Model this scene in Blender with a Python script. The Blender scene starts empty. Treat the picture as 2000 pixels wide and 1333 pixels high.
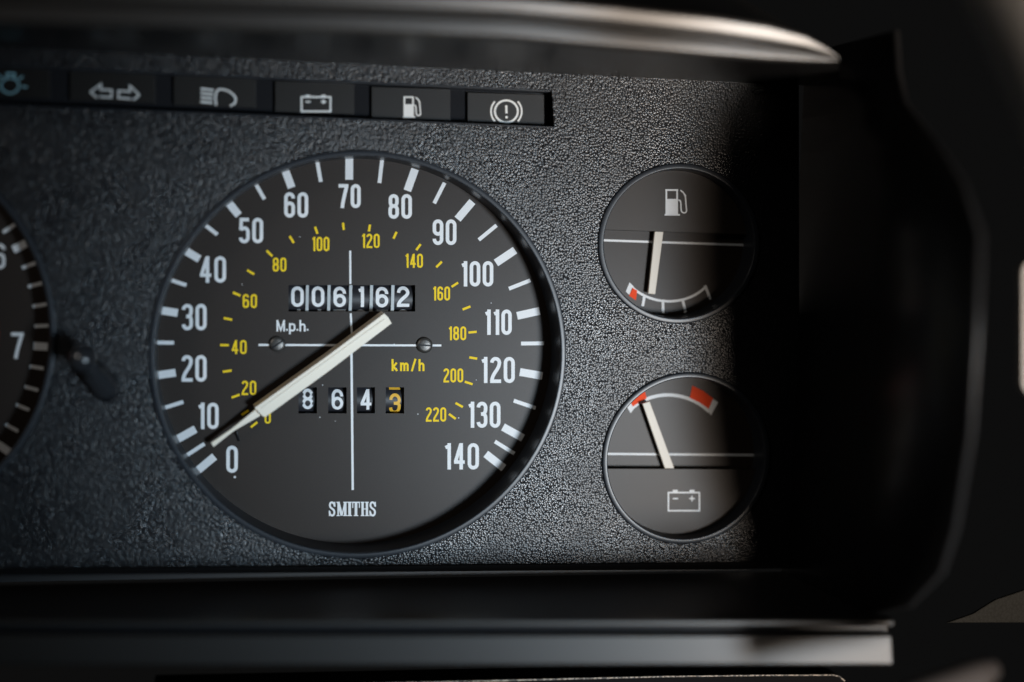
import bpy, bmesh, math, random
from mathutils import Vector, Matrix
from mathutils.geometry import tessellate_polygon

R = math.radians
PX = 0.000125            # metres on the panel plane per photograph pixel (2000 px wide)
FPX = 2800.0             # focal length in those pixels
CX, CY = 1000.0, 666.5
scene = bpy.context.scene
col = scene.collection
random.seed(7)

# ------------------------------------------------------------------ camera
# panel plane is y = 0, x to the right, z up; camera stands a little to the left and above its normal
_ex = Vector((13500, -183, -2800)).normalized()            # panel x axis in camera axes (right, up, back)
_up = Vector((0, math.cos(R(5)), math.sin(R(5))))
_ez = (_up - _ex * _up.dot(_ex)).normalized()
_ey = _ez.cross(_ex)
W2C = Matrix((_ex, _ey, _ez)).transposed()                 # columns = world axes in camera axes
C2W = W2C.transposed()
DIST = FPX * PX
CAM = C2W @ Vector((0, 0, DIST))
cam_d = bpy.data.cameras.new('camera')
cam = bpy.data.objects.new('camera', cam_d)
col.objects.link(cam)
cam.matrix_world = Matrix.Translation(CAM) @ C2W.to_4x4()
cam_d.sensor_width = 36.0
cam_d.lens = 36.0 * FPX / 2000.0
cam_d.clip_start = 0.01
cam_d.clip_end = 20.0
cam_d.dof.use_dof = True
cam_d.dof.aperture_fstop = 3.1
scene.camera = cam


def P(px, py, y=0.0):
    """panel-parallel plane at depth y: the point of it that photograph pixel (px, py) shows"""
    d = C2W @ Vector((px - CX, -(py - CY), -FPX))
    t = (y - CAM.y) / d.y
    return CAM + d * t


_fp = P(1010, 680, 0.005) - CAM
cam_d.dof.focus_distance = _fp.dot(C2W @ Vector((0, 0, -1)))

# ------------------------------------------------------------------ world, lamps, exposure
world = bpy.data.worlds.new('World')
scene.world = world
world.use_nodes = True
bg = world.node_tree.nodes['Background']
bg.inputs[0].default_value = (1.0, 0.99, 0.98, 1)
bg.inputs[1].default_value = 0.0040


def spot(name, loc, target, power, colr, radius, size, blend):
    l = bpy.data.lights.new(name, 'SPOT')
    l.energy = power
    l.color = colr
    l.shadow_soft_size = radius
    l.spot_size = R(size)
    l.spot_blend = blend
    o = bpy.data.objects.new(name, l)
    col.objects.link(o)
    o.location = loc
    o.rotation_euler = (Vector(target) - Vector(loc)).to_track_quat('-Z', 'Y').to_euler()
    return o


_t = P(1290, 920)
KEY = _t + 0.6 * Vector((math.sin(R(18.5)), -math.cos(R(18.5)), -math.sin(R(7.5))))
spot('key_lamp', KEY, P(1560, 610), 10.6, (1.0, 0.84, 0.70), 0.06, 36, 1.0)
_t = P(1050, 860)
COOL = _t + 0.62 * Vector((math.sin(R(19.5)), -math.cos(R(19.5)), -math.sin(R(7))))
spot('cool_lamp', COOL, P(800, 780), 11.4, (0.46, 0.75, 1.0), 0.055, 19.5, 0.95)
# weak bounce off the cabin on the other side
BOUNCE = P(650, 660) + 0.65 * Vector((-math.sin(R(48)), -math.cos(R(48)), math.sin(R(24))))
spot('bounce_lamp', BOUNCE, P(480, 600), 3.6, (1.0, 0.92, 0.83), 0.08, 18, 1.0)

scene.view_settings.view_transform = 'Standard'
scene.view_settings.look = 'None'
scene.view_settings.exposure = 0.0
scene.view_settings.gamma = 1.0
scene.view_settings.use_curve_mapping = False
scene.render.engine = 'CYCLES'
scene.cycles.use_denoising = True
scene.cycles.max_bounces = 8

# ------------------------------------------------------------------ materials
MATS = {}


def mat(name, base, rough=0.5, metal=0.0, spec=0.5, bump=None, mottle=None, coat=0.0):
    """bump: list of (kind, scale, strength, distance); mottle: (scale, amount, colour2)"""
    m = bpy.data.materials.new(name)
    m.use_nodes = True
    nt = m.node_tree
    N, L = nt.nodes, nt.links
    b = N['Principled BSDF']
    b.inputs['Base Color'].default_value = (*base, 1)
    b.inputs['Roughness'].default_value = rough
    b.inputs['Metallic'].default_value = metal
    b.inputs['Specular IOR Level'].default_value = spec
    b.inputs['Coat Weight'].default_value = coat
    tc = N.new('ShaderNodeTexCoord')
    prev = None
    for kind, scale, strength, dist in (bump or []):
        if kind == 'pebble':
            nz = N.new('ShaderNodeTexNoise'); nz.inputs['Scale'].default_value = scale * 0.45
            L.new(tc.outputs['Object'], nz.inputs['Vector'])
            mx = N.new('ShaderNodeVectorMath'); mx.operation = 'MULTIPLY_ADD'
            L.new(nz.outputs['Color'], mx.inputs[0])
            mx.inputs[1].default_value = (0.55 / scale,) * 3
            L.new(tc.outputs['Object'], mx.inputs[2])
            v = N.new('ShaderNodeTexVoronoi'); v.feature = 'SMOOTH_F1'
            v.inputs['Scale'].default_value = scale
            v.inputs['Smoothness'].default_value = 0.16
            v.inputs['Randomness'].default_value = 0.95
            L.new(mx.outputs[0], v.inputs['Vector'])
            sq = N.new('ShaderNodeMath'); sq.operation = 'POWER'; sq.inputs[1].default_value = 2.0
            L.new(v.outputs['Distance'], sq.inputs[0])
            inv = N.new('ShaderNodeMath'); inv.operation = 'SUBTRACT'; inv.inputs[0].default_value = 1.0
            L.new(sq.outputs[0], inv.inputs[1])
            h = inv.outputs[0]
        else:
            n = N.new('ShaderNodeTexNoise')
            n.inputs['Scale'].default_value = scale
            n.inputs['Detail'].default_value = 4
            if kind == 'brush':
                mp = N.new('ShaderNodeMapping'); mp.inputs['Scale'].default_value = (0.05, 1, 1)
                L.new(tc.outputs['Object'], mp.inputs['Vector']); L.new(mp.outputs[0], n.inputs['Vector'])
            else:
                L.new(tc.outputs['Object'], n.inputs['Vector'])
            h = n.outputs['Fac']
        bp = N.new('ShaderNodeBump')
        bp.inputs['Strength'].default_value = strength
        bp.inputs['Distance'].default_value = dist
        L.new(h, bp.inputs['Height'])
        if prev:
            L.new(prev, bp.inputs['Normal'])
        prev = bp.outputs['Normal']
    if prev:
        L.new(prev, b.inputs['Normal'])
    if mottle:
        sc, amt, c2 = mottle
        n = N.new('ShaderNodeTexNoise'); n.inputs['Scale'].default_value = sc; n.inputs['Detail'].default_value = 6
        L.new(tc.outputs['Object'], n.inputs['Vector'])
        rp = N.new('ShaderNodeValToRGB')
        rp.color_ramp.elements[0].position = 0.5 - amt
        rp.color_ramp.elements[1].position = 0.5 + amt
        rp.color_ramp.elements[0].color = (*base, 1)
        rp.color_ramp.elements[1].color = (*c2, 1)
        L.new(n.outputs['Fac'], rp.inputs[0])
        L.new(rp.outputs[0], b.inputs['Base Color'])
    MATS[name] = m
    return m


GRAIN = mat('grained_plastic', (0.010, 0.0105, 0.0125), 0.27, spec=0.44,
            bump=[('pebble', 1900, 1.0, 0.000115)])
_nt = GRAIN.node_tree
_n = _nt.nodes.new('ShaderNodeTexNoise'); _n.inputs['Scale'].default_value = 75; _n.inputs['Detail'].default_value = 5
_m = _nt.nodes.new('ShaderNodeMapRange')
_m.inputs[1].default_value = 0.3; _m.inputs[2].default_value = 0.7; _m.inputs[3].default_value = 0.22; _m.inputs[4].default_value = 0.36
_c = _nt.nodes.new('ShaderNodeTexCoord')
_nt.links.new(_c.outputs['Object'], _n.inputs['Vector']); _nt.links.new(_n.outputs['Fac'], _m.inputs[0])
_nt.links.new(_m.outputs[0], _nt.nodes['Principled BSDF'].inputs['Roughness'])
DIAL = mat('dial_black', (0.023, 0.0172, 0.0142), 0.38, spec=0.19,
           bump=[('noise', 9000, 0.25, 0.00003)], mottle=(2600, 0.25, (0.031, 0.0235, 0.0195)))
PLATE = mat('cover_plate_black', (0.034, 0.027, 0.0225), 0.40, spec=0.2, bump=[('noise', 7000, 0.25, 0.00003)])
GLOSS = mat('gloss_black_plastic', (0.016, 0.017, 0.02), 0.16, spec=0.5, bump=[('noise', 2500, 0.08, 0.00003)])
RIM = mat('bezel_black', (0.024, 0.028, 0.035), 0.33, spec=0.36, bump=[('noise', 1800, 0.1, 0.00004)])
SATIN = mat('satin_black_plastic', (0.022, 0.022, 0.024), 0.5, bump=[('noise', 3000, 0.2, 0.00005)])
MATTE = mat('matte_black_plastic', (0.020, 0.020, 0.023), 0.65, spec=0.2, bump=[('noise', 3000, 0.3, 0.00008)])
DULL = mat('dull_black', (0.012, 0.012, 0.013), 0.75, spec=0.06)
LENS = mat('lamp_lens_smoked', (0.010, 0.0092, 0.0085), 0.4, spec=0.35, bump=[('brush', 2500, 0.2, 0.00003)])
WHITE = mat('white_print', (0.80, 0.82, 0.84), 0.5, spec=0.25, mottle=(3000, 0.3, (0.72, 0.74, 0.76)))
YELLOW = mat('yellow_print', (0.88, 0.62, 0.015), 0.55, spec=0.15)
AMBER = mat('amber_print', (0.75, 0.42, 0.03), 0.5)
RED = mat('red_print', (0.86, 0.07, 0.012), 0.55, spec=0.12)
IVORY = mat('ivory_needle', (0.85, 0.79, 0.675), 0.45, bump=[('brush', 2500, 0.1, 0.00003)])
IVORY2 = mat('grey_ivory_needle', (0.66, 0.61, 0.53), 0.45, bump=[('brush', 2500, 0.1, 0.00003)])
GREYDIV = mat('grey_divider', (0.42, 0.46, 0.48), 0.45)
DRUM = mat('drum_black', (0.018, 0.018, 0.022), 0.32)
SCREW = mat('blackened_screw', (0.10, 0.095, 0.09), 0.38, metal=0.7, bump=[('noise', 4000, 0.4, 0.0001)])
SATMETAL = mat('satin_trim', (0.022, 0.021, 0.020), 0.39, metal=0.0, bump=[('brush', 900, 0.15, 0.00005)])
LEATHER = mat('grey_leather', (0.70, 0.64, 0.57), 0.5, bump=[('pebble', 700, 0.5, 0.0003)])
PALE = mat('pale_trim', (0.55, 0.53, 0.50), 0.5, bump=[('noise', 800, 0.2, 0.0001)])
DARKPAD = mat('dark_grey_pad', (0.033, 0.033, 0.030), 0.6, spec=0.1, bump=[('pebble', 1200, 0.7, 0.0003)])
WORN = mat('worn_edge', (0.05, 0.045, 0.04), 0.45, mottle=(1500, 0.06, (0.55, 0.47, 0.38)))

# ------------------------------------------------------------------ object helpers


def empty(name, loc, label, cat, group=None):
    o = bpy.data.objects.new(name, None)
    col.objects.link(o)
    o.location = loc
    o.empty_display_size = 0.01
    o['label'] = label
    o['category'] = cat
    if group:
        o['group'] = group
    return o


ORIG = {}


def make(name, verts, faces, m, parent=None, smooth=False, bevel=0.0):
    """world-space mesh, stored relative to the root of its thing"""
    root = Vector((0, 0, 0))
    if parent is not None:
        root = ORIG.get(parent.name, parent.location.copy())
    me = bpy.data.meshes.new(name)
    me.from_pydata([tuple(Vector(v) - root) for v in verts], [], faces)
    me.materials.append(m)
    me.validate()
    bm = bmesh.new(); bm.from_mesh(me)
    bmesh.ops.recalc_face_normals(bm, faces=bm.faces)
    bm.to_mesh(me); bm.free()
    if smooth:
        for p in me.polygons:
            p.use_smooth = True
    o = bpy.data.objects.new(name, me)
    col.objects.link(o)
    if parent is not None:
        o.parent = parent
        ORIG[o.name] = root
    if bevel:
        md = o.modifiers.new('bevel', 'BEVEL'); md.width = bevel; md.segments = 3; md.limit_method = 'ANGLE'
        md.angle_limit = R(35)
    return o


def flat(name, polys, y, m, parent, face=-1):
    """flat print: polygons (lists of pixel points) laid on the plane at depth y"""
    vs, fs = [], []
    for poly in polys:
        b = len(vs)
        vs += [P(px, py, y - getattr(poly, 'k', 0) * 0.000007) for px, py in poly]
        fs.append(list(range(b, b + len(poly))))
    root = ORIG.get(parent.name, parent.location.copy())
    me = bpy.data.meshes.new(name)
    me.from_pydata([tuple(v - root) for v in vs], [], fs)
    me.materials.append(m)
    me.update()
    for p in me.polygons:
        if p.normal.y > 0:
            p.flip()
    o = bpy.data.objects.new(name, me)
    col.objects.link(o)
    o.parent = parent
    ORIG[o.name] = root
    return o


class Poly(list):
    k = 0


STROKE = [0]


def ribbon(pts, w, closed=False):
    """polyline -> list of quads of width w (mitred)"""
    cl = []
    for p in pts:
        v = Vector((p[0], p[1]))
        if not cl or (v - cl[-1]).length > 1e-4:
            cl.append(v)
    if closed and (cl[0] - cl[-1]).length < 1e-4:
        cl.pop()
    pts = cl
    n = len(pts)
    left, right = [], []
    for i in range(n):
        if closed:
            a, b, c = pts[i - 1], pts[i], pts[(i + 1) % n]
        else:
            a, b, c = pts[max(i - 1, 0)], pts[i], pts[min(i + 1, n - 1)]
        d1 = (b - a).normalized() if (b - a).length > 1e-9 else None
        d2 = (c - b).normalized() if (c - b).length > 1e-9 else None
        d1 = d1 or d2
        d2 = d2 or d1
        n1 = Vector((-d1.y, d1.x)); n2 = Vector((-d2.y, d2.x))
        mm = (n1 + n2)
        if mm.length < 1e-6:
            mm = n1
        mm.normalize()
        k = 1.0 / max(mm.dot(n1), 0.45)
        left.append(b + mm * (w / 2 * k)); right.append(b - mm * (w / 2 * k))
    out = []
    for i in range(n if closed else n - 1):
        j = (i + 1) % n
        q = Poly([tuple(left[i]), tuple(left[j]), tuple(right[j]), tuple(right[i])])
        q.k = STROKE[0] % 5
        out.append(q)
    STROKE[0] += 1
    return out


def arc(cx, cy, rx, ry, a0, a1, n=10):
    return [(cx + rx * math.cos(R(a0 + (a1 - a0) * i / n)), cy + ry * math.sin(R(a0 + (a1 - a0) * i / n))) for i in range(n + 1)]


def bez(p0, p1, p2, p3, n=9):
    o = []
    for i in range(n + 1):
        t = i / n; u = 1 - t
        o.append(tuple(u**3 * a + 3 * u * u * t * b + 3 * u * t * t * c + t**3 * d for a, b, c, d in zip(p0, p1, p2, p3)))
    return o


def glyph(ch, W, H, t):
    """centre-line strokes inside a W x H box (y up, both already reduced by the stroke t): [(points, closed)]"""
    r = W / 2
    if ch == '0':
        return [(arc(r, H - r, r, r, 0, 180) + arc(r, r, r, r, 180, 360), True)], W
    if ch == '1':
        x = W * 0.42
        return [([(x, -t / 2), (x, H + t / 2)], False), ([(-t * .15, H - t * .75), (x, H - t * .35)], False)], x
    if ch == '2':
        s = arc(r, H - r, r, r, 180, 0) + bez((W, H - r), (W, H * .52), (W * .04, H * .36), (0, 0))
        return [(s[:-1] + [(0, t * .02)], False), ([(-t / 2, 0), (W + t / 2, 0)], False)], W
    if ch == '3':
        m = H * .53
        a = arc(r, H - r, r, r, 180, 0) + bez((W, H - r), (W, m + H * .05), (W * .85, m), (W * .36, m))
        b = bez((W * .36, m), (W * .85, m), (W, m - H * .05), (W, m - H * .17)) + arc(r, r, r, r, 0, -180)
        return [(a, False), (b, False)], W
    if ch == '4':
        x = W * .74
        return [([(x, -t / 2), (x, H + t / 2)], False), ([(x - t * .1, H + t * .2), (0, H * .25), ], False),
                ([(-t * .42, H * .25), (W + t * .45, H * .25)], False)], W
    if ch == '5':
        s = [(W + t * .3, H), (W * .1, H), (W * .03, H * .52)]
        b = bez((W * .03, H * .52), (W * .3, H * .66), (W, H * .66), (W, H * .40)) + [(W, r)] + arc(r, r, r, r, 0, -180)
        return [(s, False), (b, False)], W
    if ch == '6':
        hb = H * .58
        loop = arc(r, hb - r, r, r, 0, 180) + arc(r, r, r, r, 180, 360)
        stem = [(0, r)] + [(0, H - r)] + arc(r, H - r, r, r, 180, 0) + [(W, H - r * 1.15)]
        return [(loop, True), (stem, False)], W
    if ch == '9':
        g, w = glyph('6', W, H, t)
        return [([(W - x, H - y) for x, y in p], c) for p, c in g], w
    if ch == '7':
        return [([(-t / 2, H), (W + t / 2, H)], False), (bez((W, H), (W * .75, H * .62), (W * .42, H * .3), (W * .32, -t / 2)), False)], W
    if ch == '8':
        m = H * .52
        q = r * .92
        up = arc(r, H - q, q, q, 0, 180) + arc(r, m + q, q, q, 180, 360)
        lo = arc(r, m - r, r, r, 0, 180) + arc(r, r, r, r, 180, 360)
        return [(up, True), (lo, True)], W
    if ch == '.':
        return [([(0, 0), (0, t)], False)], 0
    if ch == 'M':
        return [([(0, -t / 2), (0, H + t / 2)], False), ([(W * 1.3, -t / 2), (W * 1.3, H + t / 2)], False),
                ([(0, H + t * .3), (W * .65, t * .2), (W * 1.3, H + t * .3)], False)], W * 1.3
    if ch == 'p':
        x = H * .68
        return [([(0, -H * .36), (0, x + t / 2)], False),
                ([(0, x * .85)] + bez((0, x * .85), (r * .5, x * 1.05), (W * .9, x * 1.05), (W * .9, x * .7)) + bez((W * .9, x * .3), (W * .9, 0 - x * .05), (r * .5, -x * .05), (0, x * .15)), False)], W * .9
    if ch in 'hn':
        x = H * .66
        top = H + t / 2 if ch == 'h' else x + t / 2
        return [([(0, -t / 2), (0, top)], False),
                (bez((0, x * .72), (W * .15, x * 1.08), (W * .85, x * 1.1), (W * .85, x * .65)) + [(W * .85, -t / 2)], False)], W * .85
    if ch == 'm':
        x = H * .66
        q = W * .72
        return [([(0, -t / 2), (0, x + t / 2)], False),
                (bez((0, x * .72), (q * .15, x * 1.08), (q, x * 1.1), (q, x * .65)) + [(q, -t / 2)], False),
                (bez((q, x * .72), (q * 1.15, x * 1.08), (q * 2, x * 1.1), (q * 2, x * .65)) + [(q * 2, -t / 2)], False)], q * 2
    if ch == 'k':
        x = H * .66
        return [([(0, -t / 2), (0, H + t / 2)], False), ([(W * .9, x + t * .4), (0, x * .33)], False),
                ([(W * .25, x * .5), (W, -t * .4)], False)], W * .95
    if ch == '/':
        return [([(0, -t * .6), (W * .8, H + t * .6)], False)], W * .8
    raise KeyError(ch)


def text_polys(s, x0, x1, ytop, ybot, t, dw=0.44, gap=0.11):
    """stroke text fitted to a pixel box"""
    h = ybot - ytop
    H = h - t
    W = h * dw - t
    strokes = []
    x = 0.0
    for i, ch in enumerate(s):
        g, w = glyph(ch, W, H, t)
        for p, c in g:
            strokes.append(([(a + x, b) for a, b in p], c))
        x += w + t + h * gap
    total = x - h * gap
    k = (x1 - x0 - t) / max(total - t, 1e-6)
    out = []
    for p, c in strokes:
        out += ribbon([(x0 + t / 2 + a * k, ybot - t / 2 - b) for a, b in p], t, c)
    return out


def disc(cx, cy, r, n=18):
    return [(cx + r * math.cos(2 * math.pi * i / n), cy + r * math.sin(2 * math.pi * i / n)) for i in range(n)]


def line(a, b, w):
    return ribbon([a, b], w)


def circle_from_px(cx, cy, rx, ry, y):
    """round opening seen at (cx, cy) with the given half axes: world centre, radius, x to z ratio"""
    a, b = P(cx - rx, cy, y), P(cx + rx, cy, y)
    t, u = P(cx, cy - ry, y), P(cx, cy + ry, y)
    c = Vector(((a.x + b.x) / 2, y, (t.z + u.z) / 2))
    rz = (t.z - u.z) / 2
    return c, rz, (b.x - a.x) / 2 / rz


def lathe(name, c, prof, m, parent, n=128, smooth=True, sx=1.0):
    """revolve (radius, y) profile about the y axis through c"""
    vs, fs = [], []
    k = len(prof)
    for i in range(n):
        a = 2 * math.pi * i / n
        for r, y in prof:
            vs.append((c.x + r * sx * math.cos(a), y, c.z + r * math.sin(a)))
    for i in range(n):
        j = (i + 1) % n
        for q in range(k - 1):
            fs.append((i * k + q, j * k + q, j * k + q + 1, i * k + q + 1))
    return make(name, vs, fs, m, parent, smooth)


def plate(name, outer, holes, y0, y1, m, parent, smooth=False):
    """flat plate with holes, world xz loops, front at y0, edge walls back to y1"""
    loops = [outer] + holes
    tri = tessellate_polygon([[Vector((a, b, 0)) for a, b in l] for l in loops])
    pts = [p for l in loops for p in l]
    n = len(pts)
    vs = [(a, y0, b) for a, b in pts] + [(a, y1, b) for a, b in pts]
    fs = [tuple(t) for t in tri]
    base = 0
    for l in loops:
        k = len(l)
        for i in range(k):
            j = (i + 1) % k
            fs.append((base + i, base + j, n + base + j, n + base + i))
        base += k
    root = ORIG.get(parent.name, parent.location.copy()) if parent else Vector((0, 0, 0))
    me = bpy.data.meshes.new(name)
    me.from_pydata([tuple(Vector(v) - root) for v in vs], [], fs)
    me.materials.append(m)
    me.update()
    for p in me.polygons:
        if p.index < len(tri) and p.normal.y > 0:
            p.flip()
    o = bpy.data.objects.new(name, me)
    col.objects.link(o)
    if parent:
        o.parent = parent
        ORIG[o.name] = root
    return o


def box_px(x0, x1, ya, yb, y):
    """pixel rectangle -> world xz loop on the plane y"""
    return [(P(a, b, y).x, P(a, b, y).z) for a, b in ((x0, ya), (x1, ya), (x1, yb), (x0, yb))]


def circ_loop(c, r, sx=1.0, n=96):
    return [(c.x + r * sx * math.cos(2 * math.pi * i / n), c.z + r * math.sin(2 * math.pi * i / n)) for i in range(n)]


def prism_px(name, poly, ytop, ybot, m, parent, foot=(0, 0), smooth=False, bevel=0.0):
    """outline in pixels at its front plane ytop, extruded straight back to ybot"""
    top = [P(a, b, ytop) for a, b in poly]
    n = len(top)
    vs = top + [Vector((v.x + foot[0], ybot, v.z + foot[1])) for v in top]
    fs = [tuple(range(n)), tuple(range(2 * n - 1, n - 1, -1))]
    fs += [(i, (i + 1) % n, n + (i + 1) % n, n + i) for i in range(n)]
    return make(name, vs, fs, m, parent, smooth, bevel)


def tube(name, pts, radii, m, parent, n=24, cap=True, smooth=True):
    pts = [Vector(p) for p in pts]
    vs, fs = [], []
    for i, p in enumerate(pts):
        d = (pts[min(i + 1, len(pts) - 1)] - pts[max(i - 1, 0)]).normalized()
        u = d.orthogonal().normalized() if i == 0 else (u - d * u.dot(d)).normalized()
        v = d.cross(u)
        for k in range(n):
            a = 2 * math.pi * k / n
            vs.append(p + (u * math.cos(a) + v * math.sin(a)) * radii[i])
    for i in range(len(pts) - 1):
        for k in range(n):
            q = (k + 1) % n
            fs.append((i * n + k, i * n + q, (i + 1) * n + q, (i + 1) * n + k))
    if cap:
        fs.append(tuple(range(n)))
        fs.append(tuple(range((len(pts) - 1) * n, len(pts) * n)))
    return make(name, vs, fs, m, parent, smooth)


# ------------------------------------------------------------------ gauge openings
SP_C, SP_R, SP_S = circle_from_px(697.5, 692, 407, 398, 0)
TA_C, TA_R, TA_S = circle_from_px(-293, 645, 402, 398, 0)
FU_C, FU_R, FU_S = circle_from_px(1325, 476, 157, 156, 0)
BA_C, BA_R, BA_S = circle_from_px(1339, 895, 163, 167, 0)
SLOT = [P(-110, 121), P(1078, 176), P(1083, 251), P(-110, 203)]

# ------------------------------------------------------------------ instrument panel
panel = empty('dashboard_fascia', P(800, 1110), 'black pebble-grained plastic fascia the round dials are set into', 'fascia')


def rounded(poly, rad, n=6):
    out = []
    m = len(poly)
    for i in range(m):
        a, b, c = Vector(poly[i - 1]), Vector(poly[i]), Vector(poly[(i + 1) % m])
        d1 = (a - b).normalized(); d2 = (c - b).normalized()
        p0, p2 = b + d1 * rad, b + d2 * rad
        for k in range(n + 1):
            t = k / n
            out.append(tuple((1 - t)**2 * p0 + 2 * t * (1 - t) * b + t * t * p2))
    return out


def xz(v):
    return (v.x, v.z)


outer = rounded([xz(P(-700, 50)), xz(P(1560, 130)), xz(P(1562, 1103)), xz(P(-700, 1122))], 0.004)
slot_loop = [xz(v) for v in SLOT]
plate('panel_face', outer, [circ_loop(SP_C, SP_R, SP_S), circ_loop(TA_C, TA_R, TA_S), circ_loop(FU_C, FU_R, FU_S), circ_loop(BA_C, BA_R, BA_S), slot_loop],
      0.0, 0.003, GRAIN, panel)
# smooth lip that runs along the foot of the panel
lip_o = rounded([xz(P(-700, 1128)), xz(P(1540, 1104)), xz(P(1565, 1116)), xz(P(-700, 1142))], 0.0004, 3)
prism_px('bottom_lip', [(-700, 1118), (1554, 1099), (1554, 1111), (-700, 1131)], -0.0012, 0.004, DULL, panel, bevel=0.0002)
make('backing', [(P(-750, 0).x, 0.03, P(0, 0).z), (P(1600, 0).x, 0.03, P(0, 0).z), (P(1600, 0).x, 0.03, P(0, 1200).z), (P(-750, 0).x, 0.03, P(0, 1200).z)],
     [(0, 1, 2, 3)], SATIN, panel)

# ------------------------------------------------------------------ speedometer
YD = 0.0085
EPS = 0.00004
speedo = empty('speedometer', Vector((SP_C.x, YD, SP_C.z)), 'large round black speedometer with white mph and yellow km/h figures', 'speedometer')


def bezel(c, r, depth, parent, w=0.0013, back=0.4e-3, cone=0.0003, sx=1.0):
    ri = r - w
    prof = [(r + 0.0002, 0.0025), (r + 0.0001, -0.0003), (r, -0.0005), (r - 0.00012, -0.00062), (r - 0.0002, -0.00065), (ri + 0.0003, -0.00065),
            (ri + 0.0002, -0.00064), (ri + 0.00008, -0.00055), (ri, -0.0003), (ri - 0.0001, 0.0015), (ri - cone, depth + back)]
    return lathe('bezel', c, prof, RIM, parent, sx=sx)


SPB = bezel(SP_C, SP_R, YD, speedo, sx=SP_S)
odo_win = box_px(563.6, 811, 557.5, 609, YD)
trip_x = [(583, 619), (641, 677), (697, 732.5), (753.4, 789.4)]
trip_win = [box_px(a, b, 757, 808, YD) for a, b in trip_x]
sdial = plate('dial', circ_loop(SP_C, SP_R - 0.0015, SP_S), [odo_win] + trip_win, YD, YD + 0.0008, DIAL, speedo)

maj = {0: ((385, 920.4), (419, 892)), 10: ((346, 858.5), (382, 838.5)), 20: ((307.3, 733.5), (343, 728.3)), 30: ((313, 606.4), (347, 611.7)),
       40: ((360, 488.6), (389.6, 506.5)), 50: ((447, 397), (466.5, 421)), 60: ((558, 335.5), (569.6, 367)), 70: ((682.3, 311.5), (682, 351.4)),
       80: ((809, 335.5), (795.5, 373)), 90: ((921.5, 395.5), (893.6, 428.5)), 100: ((1004.5, 490), (968.7, 514)), 110: ((1054.8, 607.5), (1010, 617.4)),
       120: ((1061, 735), (1015.4, 727)), 130: ((1022, 856.4), (982.4, 834.4)), 140: ((984.5, 915), (948.8, 887))}
mnr = {5: ((364.4, 890), (399.3, 867.3)), 15: ((321, 797), (358, 785.4)), 25: ((304, 669.4), (339.8, 670)), 35: ((331.4, 546.6), (364, 557.5)),
       45: ((399.6, 439), (424.5, 458.5)), 55: ((501, 362.5), (516.6, 389.5)), 65: ((620, 318.4), (626.6, 355.6)), 75: ((746, 316), (741, 358)),
       85: ((866.6, 361), (848, 397.6)), 95: ((968, 442), (935, 469)), 105: ((1033.8, 548.7), (994, 564.4)), 115: ((1063, 671), (1017.7, 671.5)),
       125: ((1046.5, 797.6), (1003.4, 783)), 135: ((1005.5, 887), (966.6, 862.7))}


def tick(a, b, w, length, y, m, parent):
    """radial mark, b its inner end; drawn outwards to the full printed length"""
    a, b = Vector(a), Vector(b)
    d = (a - b).normalized()
    return flat('tick_mark', line(tuple(b), tuple(b + d * length), w), y, m, parent)


for v, (a, b) in maj.items():
    tick(a, b, 15.2, 45, YD - EPS, WHITE, sdial)
for v, (a, b) in mnr.items():
    tick(a, b, 7.4, 45, YD - EPS, WHITE, sdial)
nums = {'0': (442, 464.5, 871, 924), '10': (386, 427, 787, 838.5), '20': (354.5, 403.5, 694, 746), '30': (355, 403.5, 594, 645.5), '40': (390, 441.5, 501, 552.5),
        '50': (466.5, 514, 426, 475.5), '60': (555, 602, 376, 425.5), '70': (661, 704.5, 360, 406.8), '80': (758.6, 804.5, 379.6, 427.8),
        '90': (845, 891.5, 429, 479), '100': (900, 963.5, 510.5, 560), '110': (946, 999.5, 605, 654.5), '120': (939, 1005.5, 697.6, 748.5),
        '130': (913.5, 977.5, 785, 836), '140': (867.5, 935.5, 866, 917.5)}
for s, (x0, x1, ya, yb) in nums.items():
    flat('numeral', text_polys(s, x0, x1, ya, yb, 6.9), YD - EPS, WHITE, sdial)
kticks = [((490, 835), (502.6, 825)), ((472, 811), (485.4, 802)), ((452.6, 777), (468, 771.3)), ((435.4, 726.6), (452.6, 724)), ((430, 674.3), (447, 674.7)),
          ((437, 621.6), (453.5, 625)), ((455, 571.8), (469.6, 578)), ((482.6, 528), (496.3, 536)), ((521, 490), (532, 501)), ((565.6, 461.5), (574, 475)),
          ((615.5, 443.5), (620, 457)), ((670, 435.4), (671.3, 449.5)), ((722.6, 439), (720.5, 452.5)), ((774.5, 453.4), (768.5, 466.6)),
          ((821.6, 477.4), (813, 489)), ((863, 511.5), (852, 522.4)), ((894.8, 552.5), (882, 560.7)), ((918.8, 599), (903.6, 605)), ((931, 648.5), (915, 650)),
          ((932, 701), (916.7, 698.5)), ((923, 751), (907.8, 746)), ((904, 795.5), (889.6, 787.5)), ((890, 818.6), (876.8, 809))]
for a, b in kticks:
    flat('tick_mark', line(a, b, 4.4), YD - EPS, YELLOW, sdial)
knum = {'0': (516.7, 529, 800, 828), '20': (472, 500.5, 744, 772), '40': (452.6, 481.6, 664.6, 692), '60': (474, 502, 575, 602), '80': (532.6, 559.3, 503.5, 531),
        '100': (609, 643.3, 463, 491), '120': (706, 741.5, 457, 484.8), '140': (791, 826, 496, 523.6), '160': (845, 879, 560, 587.4), '180': (875.7, 910.5, 638, 665),
        '200': (866, 904.7, 720, 747.4), '220': (831.6, 871.5, 796, 824)}
for s, (x0, x1, ya, yb) in knum.items():
    flat('numeral', text_polys(s, x0, x1, ya, yb, 3.7), YD - EPS, YELLOW, sdial)
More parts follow.
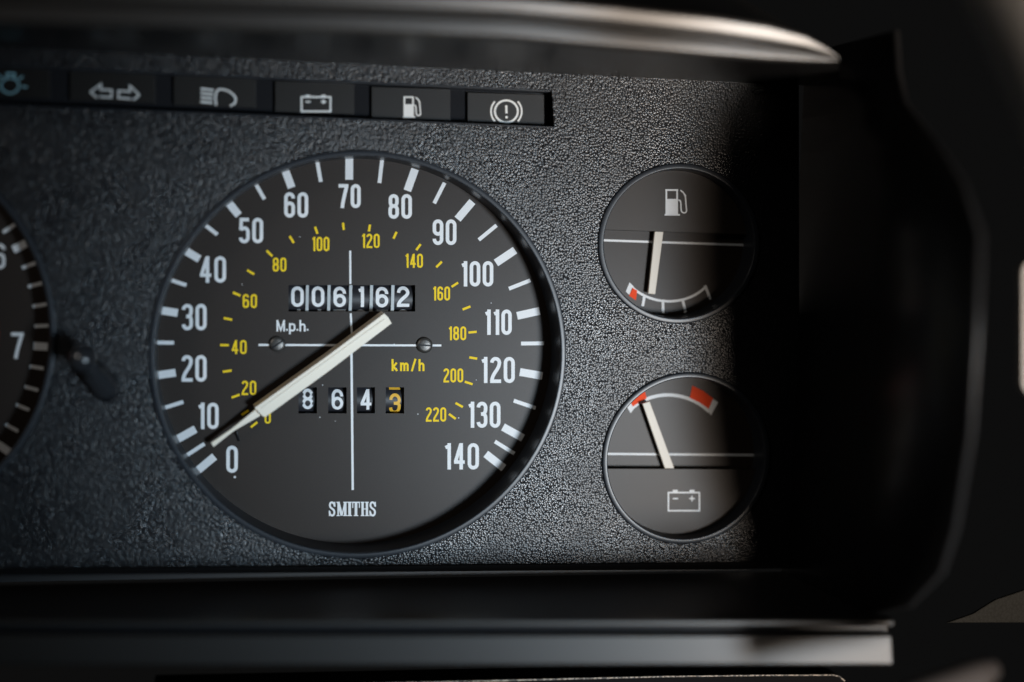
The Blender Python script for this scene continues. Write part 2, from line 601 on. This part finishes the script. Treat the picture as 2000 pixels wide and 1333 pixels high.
flat('lettering', text_polys('M.p.h.', 540, 602.5, 625.5, 648, 3.4, dw=.55, gap=.07), YD - EPS, WHITE, sdial)
flat('lettering', text_polys('km/h', 764.8, 829, 701.8, 725.3, 3.9, dw=.52, gap=.15), YD - EPS, YELLOW, sdial)
flat('pivot_line', line((684, 490), (684.3, 555), 4) + line((685, 612.5), (687.5, 660), 4) + line((686.5, 690), (689, 957.5), 4.6), YD - EPS, WHITE, sdial)
flat('pivot_line', line((505, 674.2), (862, 675.2), 4.0), YD - EPS, WHITE, sdial)
flat('print_dot', [disc(458.7, 932.3, 2.2)], YD - EPS, WHITE, sdial)
# maker's name, serif capitals
sm = []
Yt, Yb = 980.5, 1008.5
m_ = (Yt + Yb) / 2


def sstem(x, w=5.0, top=True, bot=True, sw=9):
    q = line((x, Yt), (x, Yb), w)
    if top: q += line((x - sw / 2, Yt + 1), (x + sw / 2, Yt + 1), 2.0)
    if bot: q += line((x - sw / 2, Yb - 1), (x + sw / 2, Yb - 1), 2.0)
    return q


def sS(x0):
    w = 12.0
    q = ribbon(bez((x0 + w - 1, Yt + 9), (x0 + w - 1, Yt), (x0 + 1.5, Yt - 2), (x0 + 1.8, Yt + 7)) +
               bez((x0 + 1.8, Yt + 7), (x0 + 2, Yt + 14), (x0 + w - 1, Yt + 13), (x0 + w - 1.5, Yb - 7))[1:] +
               bez((x0 + w - 1.5, Yb - 7), (x0 + w - 2, Yb + 2), (x0 + 1.2, Yb), (x0 + 1.2, Yb - 9))[1:], 3.9)
    q += line((x0 + w - .6, Yt), (x0 + w - .6, Yt + 10), 2) + line((x0 + .8, Yb - 11), (x0 + .8, Yb), 2)
    return q


sm += sS(642.5)
sm += sstem(660.5, 3, sw=6.5) + line((660.5, Yt), (667.5, Yb - 1), 5.2) + line((668, Yb - 1), (673.6, Yt), 2.4) + sstem(674.2, 5, sw=8)
sm += sstem(682.9, 5.4, sw=9)
sm += sstem(695.3, 5.2, top=False) + line((688, Yt + 1.2), (702.6, Yt + 1.2), 2.6) + line((689, Yt), (689, Yt + 12), 1.9) + line((702, Yt), (702, Yt + 12), 1.9)
sm += sstem(708.2, 4.6, sw=7.4) + sstem(716.7, 4.6, sw=7.4) + line((708, m_), (717, m_), 2)
sm += sS(721.8)
flat('lettering', sm, YD - EPS, WHITE, sdial)
# dust specks lying on the dial print
for q in range(16):
    a, rr = random.uniform(0, 6.28), 375 * math.sqrt(random.random())
    if rr < 250 or math.sin(a) < .3: flat('dust_speck', [disc(690 + rr * math.cos(a), 685 + rr * math.sin(a), random.uniform(0.7, 1.3), 7)], YD - EPS, WHITE, sdial)

# screws
for sx, sy, ang in ((542, 673, -35), (830, 675, 4)):
    c, r, _ = circle_from_px(sx, sy, 15.5, 15.5, YD - 0.001)
    prof = [(r, YD), (r, YD - .0006), (r * .93, YD - .00085), (r * .6, YD - .00100), (0.00001, YD - .00106)]
    s = lathe('screw', c, prof, SCREW, speedo, n=28)
    d = Vector((math.cos(R(-ang)), 0, math.sin(R(-ang)))) * r * .88
    nrm = Vector((-d.z, 0, d.x)).normalized() * 0.00018
    y0 = YD - .00110
    vs = [Vector((c.x, y0, c.z)) + a * d + b * nrm for a, b in ((-1, -1), (1, -1), (1, 1), (-1, 1))]
    make('screw_slot', vs + [v + Vector((0, .0009, 0)) for v in vs], [(0, 1, 2, 3), (4, 5, 6, 7), (0, 1, 5, 4), (1, 2, 6, 5), (2, 3, 7, 6), (3, 0, 4, 7)], GLOSS, s)


# digit drums
def drum(x0, x1, yc_px, ychars, parent, m, y_front, rad=0.0062, t=6.5, dwx=24.5):
    """horizontal drum behind a window; ychars: [(char, top px, bottom px)]"""
    a, b = P(x0, yc_px, y_front), P(x1, yc_px, y_front)
    zc, yc = a.z, y_front + rad
    n = 28
    vs, fs = [], []
    for i in range(n + 1):
        th = R(-80 + 160 * i / n)
        for x in (a.x, b.x):
            vs.append((x, yc - rad * math.cos(th), zc + rad * math.sin(th)))
    for i in range(n):
        fs.append((2 * i, 2 * i + 1, 2 * i + 3, 2 * i + 2))
    d = make('digit_drum', vs, fs, DRUM, parent, smooth=True)
    xm = (x0 + x1) / 2
    root = ORIG[d.name]
    for ch, ya, yb in ychars:
        w = dwx if ch != '1' else 12.5
        polys = text_polys(ch, xm - w / 2, xm + w / 2, ya, yb, t, dw=.62)
        # subdivide in pixels so that the figure follows the drum
        V, F = [], []
        for p in polys:
            s = len(V)
            q = []
            for k in range(4):
                q.append(p[k])
            K = 5
            for e in range(K + 1):
                f = e / K
                for u, v in ((0, 1), (3, 2)):
                    q0, q1 = Vector(p[u]), Vector(p[v])
                    pp = q0.lerp(q1, f)
                    w3 = P(pp.x, pp.y, y_front)
                    dz = max(min(w3.z - zc, rad * .97), -rad * .97)
                    V.append((w3.x, yc - math.sqrt(rad * rad - dz * dz) - 0.00006 - p.k * 0.000007, zc + dz))
            for e in range(K):
                F.append((s + 2 * e, s + 2 * e + 1, s + 2 * e + 3, s + 2 * e + 2))
        me = bpy.data.meshes.new('numeral')
        me.from_pydata([tuple(Vector(v) - root) for v in V], [], F)
        me.materials.append(m)
        me.update()
        for pl in me.polygons:
            if pl.normal.y > 0:
                pl.flip()
        o = bpy.data.objects.new('numeral', me)
        col.objects.link(o); o.parent = d; ORIG[o.name] = root
    return d


YF = YD + 0.0013
edges = [564, 600, 642.4, 684.7, 725.3, 767, 812]
nxt = {'0': '1', '6': '7', '1': '2', '2': '3'}
for i, ch in enumerate('006162'):
    x0, x1 = edges[i] + 1, edges[i + 1] - 1
    dy = [0, 0, .5, .3, 1, 0][i]
    drum(x0 - (2 if i == 0 else 0), x1 + (0 if i < 5 else -4), 583, [(ch, 560 + dy, 600 + dy), (nxt[ch], 605 + dy, 645 + dy)], speedo, WHITE, YF)
for xd in edges[1:-1]:
    a, b = P(xd - 2.2, 550, YD + .0009), P(xd + 2.2, 618, YD + .0009)
    vs = [(a.x, YD + .001, a.z), (b.x, YD + .001, a.z), (b.x, YD + .001, b.z), (a.x, YD + .001, b.z)]
    vs += [(x, YD + .004, z) for x, _, z in vs]
    make('drum_divider', vs, [(0, 1, 2, 3), (0, 1, 5, 4), (1, 2, 6, 5), (2, 3, 7, 6), (3, 0, 4, 7)], GREYDIV, speedo)
for (x0, x1), ch, m, ya in zip(trip_x, '8643', (WHITE, WHITE, WHITE, AMBER), (760, 761, 761, 769)):
    ext = [(ch, ya, ya + 40)]
    if ch == '3':
        ext.append(('2', ya - 47, ya - 7))
    if ch == '8':
        ext.append(('9', ya + 46, ya + 86))
    drum(x0 - 6, x1 + 6, 782, ext, speedo, m, YF, dwx=22.5, t=5.9)

# needle: a tall ivory blade with a thin pointer tip
YN = YD - 0.0054
TAN = mat('tan_needle_body', (0.66, 0.54, 0.40), 0.5)
nout = [(750.5, 612.5), (758.5, 620.5), (765, 632), (640, 727), (517.5, 815.5), (511, 812), (497, 797), (505, 791.5), (640, 695)]
needle = prism_px('needle', nout, YN + 0.0004, YD - 0.0007, TAN, speedo, foot=(-0.00022, 0.00031))
prism_px('needle_face', nout, YN, YN + 0.00038, IVORY, needle, bevel=0.00012)
ridge = prism_px('needle_ridge', [(751, 622.5), (753, 625.5), (512, 800), (509.5, 797)], YN - 0.00018, YN + 0.0002, IVORY, needle, bevel=0.0001)
prism_px('needle_tip', [(500, 799), (509, 812.5), (456, 843), (417, 874), (411.5, 865.5), (451, 838.5)], YN + 0.0016, YN + 0.0026, IVORY, needle, bevel=0.0002)
c, r, _ = circle_from_px(686, 675, 30, 30, YD)
lathe('needle_hub', c, [(r * .3, YD), (r * .3, YD - .0015)], GLOSS, speedo, n=32)
pa, pb = P(466, 861, YD), P(462.5, 842, YN + 0.0035)
tube('stop_pin', [pa, pb], [0.00028, 0.00022], SATIN, speedo, n=10)

# ------------------------------------------------------------------ tachometer
tacho = empty('tachometer', Vector((TA_C.x, YD, TA_C.z)), 'dim round tachometer cut off at the left edge, showing figures 6 and 7', 'tachometer')
bezel(TA_C, TA_R, YD, tacho, sx=TA_S)
tdial = plate('dial', circ_loop(TA_C, TA_R - 0.0015, TA_S), [], YD, YD + 0.0008, DIAL, tacho)
tctr = (-305, 655)
for (tx, ty), big in (((17, 447), 0), ((38, 482), 1), ((56, 519), 0), ((68, 557), 0), ((77, 596.7), 0), ((80.6, 637), 0), ((79, 677), 1), ((71.4, 718), 0),
                      ((61, 759), 0), ((44, 796), 0), ((23, 836), 0), ((6, 875), 1), ((-22, 412), 0), ((-18, 908), 0)):
    d = (Vector((tx, ty)) - Vector(tctr)).normalized()
    c0 = Vector((tx, ty))
    flat('tick_mark', line(tuple(c0 - d * 13.5), tuple(c0 + d * 14), 15 if big else 6.5), YD - EPS, WHITE, tdial)
flat('numeral', text_polys('7', 22, 46, 650, 701, 6.5), YD - EPS, WHITE, tdial)
flat('numeral', text_polys('6', -13, 10.5, 476, 526, 6.5), YD - EPS, WHITE, tdial)
flat('numeral', text_polys('5', -90, -66, 330, 380, 6.5), YD - EPS, WHITE, tdial)
band = []
for i in range(12):
    a0, a1 = R(-6 + 16 * i / 12), R(-6 + 16 * (i + 1) / 12)
    band.append([(tctr[0] + q * math.cos(a), tctr[1] + q * math.sin(a)) for q, a in ((268, a0), (302, a0), (302, a1), (268, a1))])
flat('red_band', band, YD - EPS, RED, tdial)

# ------------------------------------------------------------------ small gauges
YS = 0.0068
fuel = empty('fuel_gauge', Vector((FU_C.x, YS, FU_C.z)), 'upper small round gauge with petrol pump symbol and needle pointing down', 'gauge')
bezel(FU_C, FU_R, YS, fuel, w=0.0013, cone=0.0002, sx=FU_S)
fdial = plate('dial', circ_loop(FU_C, FU_R - 0.0014, FU_S), [], YS, YS + .0006, DIAL, fuel)
YP = YS - 0.0026


def half_plate(name, c, r, px_line_a, px_line_b, upper, parent, sx=1.0):
    """cover plate over half of a small gauge"""
    za, zb = P(*px_line_a, YP), P(*px_line_b, YP)
    pts = []
    n = 64
    for i in range(n):
        a = 2 * math.pi * i / n
        x, z = c.x + r * sx * math.cos(a), c.z + r * math.sin(a)
        zl = za.z + (zb.z - za.z) * (x - za.x) / (zb.x - za.x)
        if upper and z < zl: z = zl
        if not upper and z > zl: z = zl
        pts.append((x, z))
    vs = [(x, YP, z) for x, z in pts] + [(x, YS - .0012, z) for x, z in pts]
    fs = [tuple(range(n))] + [(i, (i + 1) % n, n + (i + 1) % n, n + i) for i in range(n)]
    return make(name, vs, fs, PLATE, parent, bevel=0.00018)


fplate = half_plate('cover_plate', FU_C, FU_R - 0.0015, (1180, 449.3), (1280, 452.6), True, fuel, FU_S)
flat('pivot_line', line((1150, 468.8), (1480, 480), 4.2), YS - EPS, WHITE, fdial)


def pump(x0, y0, s, w):
    """petrol pump symbol, unit box 44 x 52 px at s = 1"""
    def q(a, b): return (x0 + a * s, y0 + b * s)
    o = line(q(3.5, 0), q(3.5, 50), w) + line(q(24.5, 0), q(24.5, 50), w) + line(q(1.5, 1.6), q(26.5, 1.6), w)
    o += [[q(2, 19), q(26, 19), q(26, 50), q(2, 50)]]
    o += line(q(0, 50), q(30, 50), w * .9)
    o += ribbon([q(27, 21), q(30, 22)] + [q(a, b) for a, b in bez((30, 22), (33, 24), (31, 38), (33, 43))] +
                [q(a, b) for a, b in bez((33, 43), (36, 48), (42, 47), (43, 42))] + [q(42, 30), q(40.5, 14), q(37, 7), q(31, 2)], w * .8)
    o += [[q(30, 1), q(36, 4), q(42.5, 12), q(41, 16), q(38.5, 14), q(37.5, 9)]]
    return o


flat('pump_symbol', pump(1298, 370, 1.0, 3.4), YP - EPS, WHITE, fplate)
fn = [P(1279.5, 446, YS - .0022), P(1297, 446, YS - .0022), P(1280, 575.5, YS - .0022), P(1266, 574, YS - .0022)]
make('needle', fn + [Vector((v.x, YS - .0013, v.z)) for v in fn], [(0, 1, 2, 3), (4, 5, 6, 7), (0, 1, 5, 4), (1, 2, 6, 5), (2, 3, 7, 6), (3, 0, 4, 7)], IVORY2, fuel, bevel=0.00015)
Z7 = lambda a, b: (1140 + a / 3.703, 290 + b / 3.703)
farc = [Z7(*p) for p in bez((330, 985), (470, 1140), (740, 1150), (885, 1000), 18)]
flat('scale_arc', ribbon(farc, 4.8), YS - EPS, WHITE, fdial)
flat('scale_mark', [[Z7(332, 970), Z7(362, 1000), Z7(332, 1062), Z7(304, 1036)]], YS - 2 * EPS, WHITE, fdial)
flat('red_mark', [[Z7(350, 1008), Z7(388, 1030), Z7(377, 1100), Z7(328, 1066)]], YS - 2 * EPS, RED, fdial)
for a, b in (((441, 1062), (427, 1142)), ((573, 1094), (575, 1194)), ((714, 1090), (738, 1188)), ((877, 992), (918, 1094))):
    flat('scale_mark', line(Z7(*a), Z7(*b), 5.4), YS - 2 * EPS, WHITE, fdial)

batt = empty('battery_gauge', Vector((BA_C.x, YS, BA_C.z)), 'lower small round gauge with battery symbol and two red blocks', 'gauge')
bezel(BA_C, BA_R, YS, batt, w=0.0013, cone=0.0002, sx=BA_S)
bdial = plate('dial', circ_loop(BA_C, BA_R - 0.0014, BA_S), [], YS, YS + .0006, DIAL, batt)
bplate = half_plate('cover_plate', BA_C, BA_R - 0.0015, (1191, 915.8), (1464, 917), False, batt, BA_S)
flat('pivot_line', line((1165, 886.8), (1500, 889.5), 4.2), YS - EPS, WHITE, bdial)


def battery(x0, x1, y0, y1, w, parent_y, k=1.0):
    o = ribbon([(x0, y0), (x1, y0), (x1, y1), (x0, y1)], w, True)
    W = x1 - x0; H = y1 - y0
    for f in (.22, .76):
        cx = x0 + W * f
        o += [[(cx - W * .075, y0 - H * .15), (cx + W * .075, y0 - H * .15), (cx + W * .09, y0), (cx - W * .09, y0)]]
    o += line((x0 + W * .14, y0 + H * .33), (x0 + W * .31, y0 + H * .33), w * .85)
    o += line((x0 + W * .67, y0 + H * .33), (x0 + W * .85, y0 + H * .33), w * .85) + line((x0 + W * .76, y0 + H * .18), (x0 + W * .76, y0 + H * .48), w * .85)
    return o


flat('battery_symbol', battery(1305.5, 1366, 962.5, 998, 3.0, 0), YP - EPS, WHITE, bplate)
Z8 = lambda a, b: (1140 + a / 3.703, 710 + b / 3.703)
bn = [P(*Z8(425, 292), YS - .0022), P(*Z8(478, 275), YS - .0022), P(*Z8(662, 775), YS - .0022), P(*Z8(592, 775), YS - .0022)]
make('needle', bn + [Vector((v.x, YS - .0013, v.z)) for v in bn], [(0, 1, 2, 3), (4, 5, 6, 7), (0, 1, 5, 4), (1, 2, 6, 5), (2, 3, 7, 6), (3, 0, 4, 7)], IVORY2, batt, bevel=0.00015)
barc = [Z8(*p) for p in bez((335, 340), (480, 190), (745, 190), (910, 352), 20)]
flat('scale_arc', ribbon(barc, 6.4), YS - EPS, WHITE, bdial)
flat('scale_mark', [[Z8(298, 290), Z8(330, 268), Z8(368, 322), Z8(340, 362)]], YS - EPS * 1.5, WHITE, bdial)
flat('scale_mark', [[Z8(935, 255), Z8(972, 283), Z8(921, 378), Z8(888, 330)]], YS - EPS * 1.5, WHITE, bdial)
flat('red_mark', [[Z8(330, 266), Z8(384, 215), Z8(436, 178), Z8(456, 253), Z8(400, 284), Z8(356, 313)]], YS - 2 * EPS, RED, bdial)
flat('red_mark', [[Z8(786, 163), Z8(865, 200), Z8(937, 255), Z8(905, 330), Z8(840, 285), Z8(767, 250)]], YS - 2 * EPS, RED, bdial)

# ------------------------------------------------------------------ warning lights
strip = empty('warning_light_strip', P(500, 190), 'row of dark warning light windows with symbols above the speedometer', 'warning lights')
YL = 0.0032
# recess walls
sv = SLOT
back = [Vector((v.x, YL + .0012, v.z)) for v in sv]
make('recess', sv + back, [(0, 1, 5, 4), (1, 2, 6, 5), (2, 3, 7, 6), (3, 0, 4, 7), (4, 5, 6, 7)], GLOSS, strip)
# thin polished frame edges round the slot
prism_px('frame_edge', [(-110, 121), (1076, 176), (1075, 180), (-110, 125)], -0.0002, YL, RIM, strip, bevel=0.0001)
prism_px('frame_edge', [(-110, 203), (1084, 251), (1084, 247.5), (-110, 199)], -0.0006, YL, RIM, strip, bevel=0.0002)
lens = [(-62, 97, 128, 190), (136, 303, 136, 199), (339, 500, 147, 208), (537, 692, 161, 221), (725.6, 880, 172, 234), (913, 1063, 183, 243)]
names = ['bulb', 'arrows', 'headlamp', 'battery', 'pump', 'brake']
labels = ['cut-off window with a light bulb symbol', 'window with two outlined arrows', 'window with a headlamp beam symbol', 'window with a battery symbol', 'window with a petrol pump symbol', 'window with a ringed exclamation mark']
LO = {}
for (x0, x1, ya, yb), nm, lb in zip(lens, names, labels):
    sl = 0.045
    xm = (x0 + x1) / 2
    poly = [(x0, ya - sl * (x1 - x0) / 2 + 1), (x1, ya + sl * (x1 - x0) / 2 - 1), (x1, yb + sl * (x1 - x0) / 2 - 1), (x0, yb - sl * (x1 - x0) / 2 + 1)]
    o = prism_px('lamp_lens', poly, YL, YL + .001, LENS, strip, bevel=0.0001)
    o['label'] = lb
    LO[nm] = o
ys = YL - EPS
Z1 = lambda a, b: (a / 3.3333, 100 + b / 3.3333)
Z2 = lambda a, b: (500 + a / 3.3333, 100 + b / 3.3333)
ICON = mat('lamp_symbol_print', (0.84, 0.88, 0.89), 0.5)
SYMB = mat('lamp_symbol_white', (0.92, 0.91, 0.88), 0.5)
TEAL = mat('teal_symbol_print', (0.34, 0.68, 0.80), 0.5)
flat('bulb_symbol', ribbon(arc(*Z1(65, 225), 17.5, 15, 0, 360, 22)[:-1], 2.7, True) +
     ribbon([Z1(45, 178), Z1(45, 146), Z1(95, 148), Z1(92, 182)], 3.2) + line(Z1(124, 184), Z1(149, 164), 3) + line(Z1(140, 231), Z1(178, 235), 3) +
     line(Z1(15, 178), Z1(-8, 158), 3) + line(Z1(-10, 225), Z1(-45, 222), 3), ys, TEAL, LO['bulb'])
larr = [Z1(*p) for p in ((588, 267), (657, 216), (654, 252), (727, 254), (725, 304), (648, 297), (652, 300), (630, 303))]
flat('arrow_symbol', ribbon([Z1(588, 267), Z1(657, 216), Z1(655, 252), Z1(727, 255), Z1(725, 303), Z1(648, 297)], 3.4) + ribbon([Z1(588, 267), Z1(632, 305)], 3.4), ys, ICON, LO['arrows'])
flat('arrow_symbol', ribbon([Z1(908, 287), Z1(846, 226), Z1(847, 264), Z1(771, 260), Z1(771, 306), Z1(852, 312)], 3.4) + ribbon([Z1(908, 287), Z1(866, 320)], 3.4), ys, ICON, LO['arrows'])
hb = []
for a, b in (((1306, 246), (1392, 256)), ((1306, 274), (1388, 284)), ((1306, 302), (1384, 311)), ((1304, 330), (1382, 338))):
    hb += line(Z1(*a), Z1(*b), 4.2)
hb += ribbon([Z1(*p) for p in [(1408, 355), (1402, 310)] + bez((1402, 310), (1405, 270), (1412, 252), (1430, 250)) + bez((1430, 250), (1480, 245), (1535, 285), (1536, 318)) + [(1528, 342), (1498, 358)]], 3.8)
flat('headlamp_symbol', hb, ys, ICON, LO['headlamp'])
flat('battery_symbol', battery(589, 645.5, 190, 218, 3.4, 0), ys, ICON, LO['battery'])
flat('pump_symbol', pump(787, 189, .8, 3.2), ys, SYMB, LO['pump'])
cb = (989, 218)
bk = ribbon(arc(*cb, 22.5, 21.5, 0, 360, 28)[:-1], 4.2, True) + ribbon(arc(*cb, 30, 29, 138, 222, 12), 3.6) + ribbon(arc(*cb, 30, 29, -42, 42, 12), 3.6)
bk += line((988.7, 206), (989.3, 222), 4.6) + [disc(989.4, 229.5, 2.7, 12)]
flat('brake_symbol', bk, ys, SYMB, LO['brake'])

# ------------------------------------------------------------------ trip reset knob
KNOBM = mat('knob_black_plastic', (0.028, 0.030, 0.034), 0.2, spec=0.8)
knob = empty('reset_knob', P(218, 768), 'black trip reset knob with ball end between the two big dials', 'knob')
b0, k0 = P(207, 756, 0.0), P(162, 701, -0.012)
ax = (k0 - b0)
cr, rr, _ = circle_from_px(206, 758, 27, 27, 0)
lathe('collar', Vector((cr.x, 0, cr.z)), [(rr, 0.002), (rr, -.0008), (rr * .86, -.0013), (rr * .6, -.0009), (rr * .55, 0.004)], GLOSS, knob, n=40)
tube('stem', [b0, b0 + ax * .10, b0 + ax * .14, b0 + ax * .56, b0 + ax * .62, b0 + ax * .95], [.0034, .0034, .0030, .0027, .0018, .0015], KNOBM, knob)
br = 0.0031
vs, fs = [], []
nu, nv = 24, 14
for i in range(nv + 1):
    th = math.pi * i / nv
    for k in range(nu):
        ph = 2 * math.pi * k / nu
        vs.append((k0.x + br * math.sin(th) * math.cos(ph), k0.y + br * math.cos(th) * 1.0, k0.z + br * math.sin(th) * math.sin(ph)))
for i in range(nv):
    for k in range(nu):
        q = (k + 1) % nu
        fs.append((i * nu + k, i * nu + q, (i + 1) * nu + q, (i + 1) * nu + k))
make('ball_end', vs, fs, KNOBM, knob, smooth=True)

# ------------------------------------------------------------------ hood over the panel
hood = empty('instrument_hood', P(1600, 140), 'black instrument hood with blurred shiny lip along the top', 'hood')
st = [(-300, -75, -5, 35), (0, -62, 5, 45), (400, -40, 15, 55), (700, -24, 21, 63), (1000, -8, 31, 77), (1200, 6, 50, 95), (1400, 27, 73, 111), (1500, 43, 87, 118), (1575, 66, 98, 121), (1615, 92, 108, 121), (1640, 114, 116, 119)]
YH = -0.042
vs, fs, K = [], [], None
for x, u, m2, l in st:
    row = []
    thick = min(1.0, (l - u) / 80)
    row.append(P(x, u, YH) + Vector((0, 0.06, 0.02)))
    def bandpts(p0, p1, off, lean):
        out = []
        zz0 = P(x, p0, YH).z
        for f, dy in ((0, .0016), (.06, .0005), (.14, 0), (.3, 0), (.5, 0), (.7, 0), (.86, 0), (.94, .0005), (1, .0016)):
            v = P(x, p0 + (p1 - p0) * f, YH)
            v.y += dy * thick + (zz0 - v.z) * lean + off
            out.append(v)
        return out
    row += bandpts(u, m2 - 2, 0, 0.235)
    row += bandpts(m2 + 1, l, 0.0006, 0.10)
    e = P(x, 0, 0)
    pz = P(x, 92 + 0.048 * x, 0.0)
    row.append(Vector((pz.x, 0.0, pz.z)))
    K = len(row)
    vs += row
for i in range(len(st) - 1):
    for k in range(K - 1):
        fs.append((i * K + k, (i + 1) * K + k, (i + 1) * K + k + 1, i * K + k + 1))
LIP = mat('hood_lip_satin', (0.05, 0.048, 0.046), 0.32, spec=1.0, bump=[('noise', 500, 0.1, 0.0001)])
UNDER = mat('hood_underside_black', (0.018, 0.018, 0.019), 0.34, spec=0.4, bump=[('noise', 900, 0.1, 0.0001)])
make('hood_lip', [v for v in vs], [f for f in fs if (f[0] % K) < K - 2], LIP, hood, smooth=True)
make('hood_underside', vs, [f for f in fs if (f[0] % K) == K - 2], UNDER, hood)
# right cheek of the hood: a wall that comes towards the viewer, deeper at the top
xi = P(1562, 600).x
ztop, zbot = P(1560, -150).z, P(1560, 1420).z
xo = P(1978, 640, -0.05).x


def cheek(py, yf, dx=0.0):
    z = P(1560, py).z
    return [(xi, 0.004, z), (xi + 0.0012 + dx, yf, z), (xi + 0.0016 + dx, yf - 0.0006, z), (xi + .0024 + dx, yf - .0006, z), (xi + .0028 + dx, yf, z), (xi + 0.003, 0.004, z)]


rows = [cheek(1128, -0.030), cheek(1112, -0.042), cheek(1060, -0.062), cheek(980, -0.075), cheek(900, -0.081, -.0008), cheek(750, -0.086, -.0015),
        cheek(600, -0.088, -.0025), cheek(450, -0.088, -.003), cheek(370, -0.080, -.003), cheek(300, -0.066, -.002), cheek(230, -0.050, -.001), cheek(170, -0.044), cheek(100, -0.042)]
vs = [p for r_ in rows for p in r_]
fs = [(i * 6 + k, i * 6 + (k + 1) % 6, (i + 1) * 6 + (k + 1) % 6, (i + 1) * 6 + k) for i in range(len(rows) - 1) for k in range(6)]
CHEEK = mat('cheek_black_plastic', (0.024, 0.024, 0.025), 0.3, spec=0.25, bump=[('noise', 1500, 0.15, 0.00005)])
make('hood_cheek', vs, fs, CHEEK, hood, smooth=True)

# ------------------------------------------------------------------ trim bar below the panel
YB = -0.042
bar = empty('trim_bar', P(900, 1300, YB), 'blurred grey horizontal trim bar below the dials', 'trim')


YBL, YBR = -0.026, -0.050        # the bar stands a little closer at its right end


def long_prism(name, x0, x1, prof, m, parent, bevel=0.0):
    """profile [(py, depth behind the bar's face)] carried from px x0 to px x1"""
    vs = []
    for x in (x0, x1):
        yb = YBL + (YBR - YBL) * (x + 500) / 2245.0
        vs += [P(x, py, yb) + Vector((0, dy, 0)) for py, dy in prof]
    n = len(prof)
    fs = [tuple(range(n)), tuple(range(2 * n - 1, n - 1, -1))] + [(i, (i + 1) % n, n + (i + 1) % n, n + i) for i in range(n)]
    return make(name, vs, fs, m, parent, bevel=bevel)


long_prism('top_strip', -500, 1747, [(1212, 0), (1224, -.0001), (1226, .0006), (1226, .004), (1209, .004)], SATMETAL, bar, bevel=0.0004)
long_prism('groove', -500, 1742, [(1222, .0025), (1246, .0025), (1246, .006), (1222, .006)], GLOSS, bar)
long_prism('face_strip', -500, 1742, [(1241, 0), (1297, -.0008), (1300, 0), (1301, .004), (1241, .004)], SATMETAL, bar, bevel=0.0004)
make('shelf', [Vector((P(-700, 0).x, 0.003, P(800, 1131).z)), Vector((xi, 0.003, P(1560, 1122).z)), P(1744, 1213, YBR) + Vector((0, .003, 0)), P(-500, 1213, YBL) + Vector((0, .003, 0))],
     [(0, 1, 2, 3)], SATIN, bar)

# lower dash panel with its worn edge
low = empty('lower_dashboard', P(1200, 1330, -0.012), 'black lower dashboard with a scuffed bright edge under the trim bar', 'dashboard')
YW = -0.012
prism_px('panel_body', [(300, 1345), (900, 1332), (1300, 1323), (1630, 1320), (1648, 1328), (1655, 1350), (1655, 1500), (300, 1500)], YW, YW + .01, DULL, low, bevel=.0002)
edge = [(700, 1337), (900, 1332), (1100, 1326.8), (1300, 1322), (1500, 1319.5), (1628, 1319), (1640, 1322), (1650, 1331)]
flat('worn_edge', ribbon(edge, 2.6), YW - .0001, WORN, low)

# ------------------------------------------------------------------ things at the right edge
STALK = mat('stalk_brown_black', (0.10, 0.085, 0.078), 0.5)
wheel = empty('steering_wheel', P(2000, 60, -0.15), 'out of focus grey leather steering wheel rim in the upper right corner', 'steering wheel')
wc = P(-220, 1360, -0.15)
pts, rad = [], []
Rw = (P(1985, 60, -0.15) - wc).length + 0.011
a0 = math.atan2(P(1985, 60, -0.15).z - wc.z, P(1985, 60, -0.15).x - wc.x)
for i in range(25):
    a = a0 - R(7) + R(43) * i / 24
    pts.append((wc.x + Rw * math.cos(a), -0.15, wc.z + Rw * math.sin(a))); rad.append(0.013)
tube('rim', pts, rad, LEATHER, wheel, n=32)

pil = empty('pillar_trim', P(2010, 800, -0.03), 'pale blurred strip of trim at the right edge beside the hood', 'trim')
prism_px('trim_face', rounded([(1996, 520), (2100, 440), (2100, 850), (1996, 760)], 14, 5), -0.06, -0.0575, PALE, pil, bevel=.0006)
pad = empty('dash_pad', P(1950, 1214, -0.02), 'dark grey grained dash pad corner at lower right', 'dash')
prism_px('pad_face', [(1850, 1217), (1900, 1200), (1945, 1172), (2010, 1150), (2120, 1140), (2120, 1216)], -0.02, -0.0192, DARKPAD, pad, bevel=.0002)
stk = empty('column_stalk', P(1880, 1320, -0.08), 'blurred brown-grey stalk at the bottom right corner', 'stalk')
tube('stalk_arm', [P(1700, 1400, -0.085), P(1800, 1362, -0.083), P(1900, 1325, -0.08), P(1938, 1306, -0.078)], [.0038, .0036, .0034, .0022], STALK, stk, n=20)
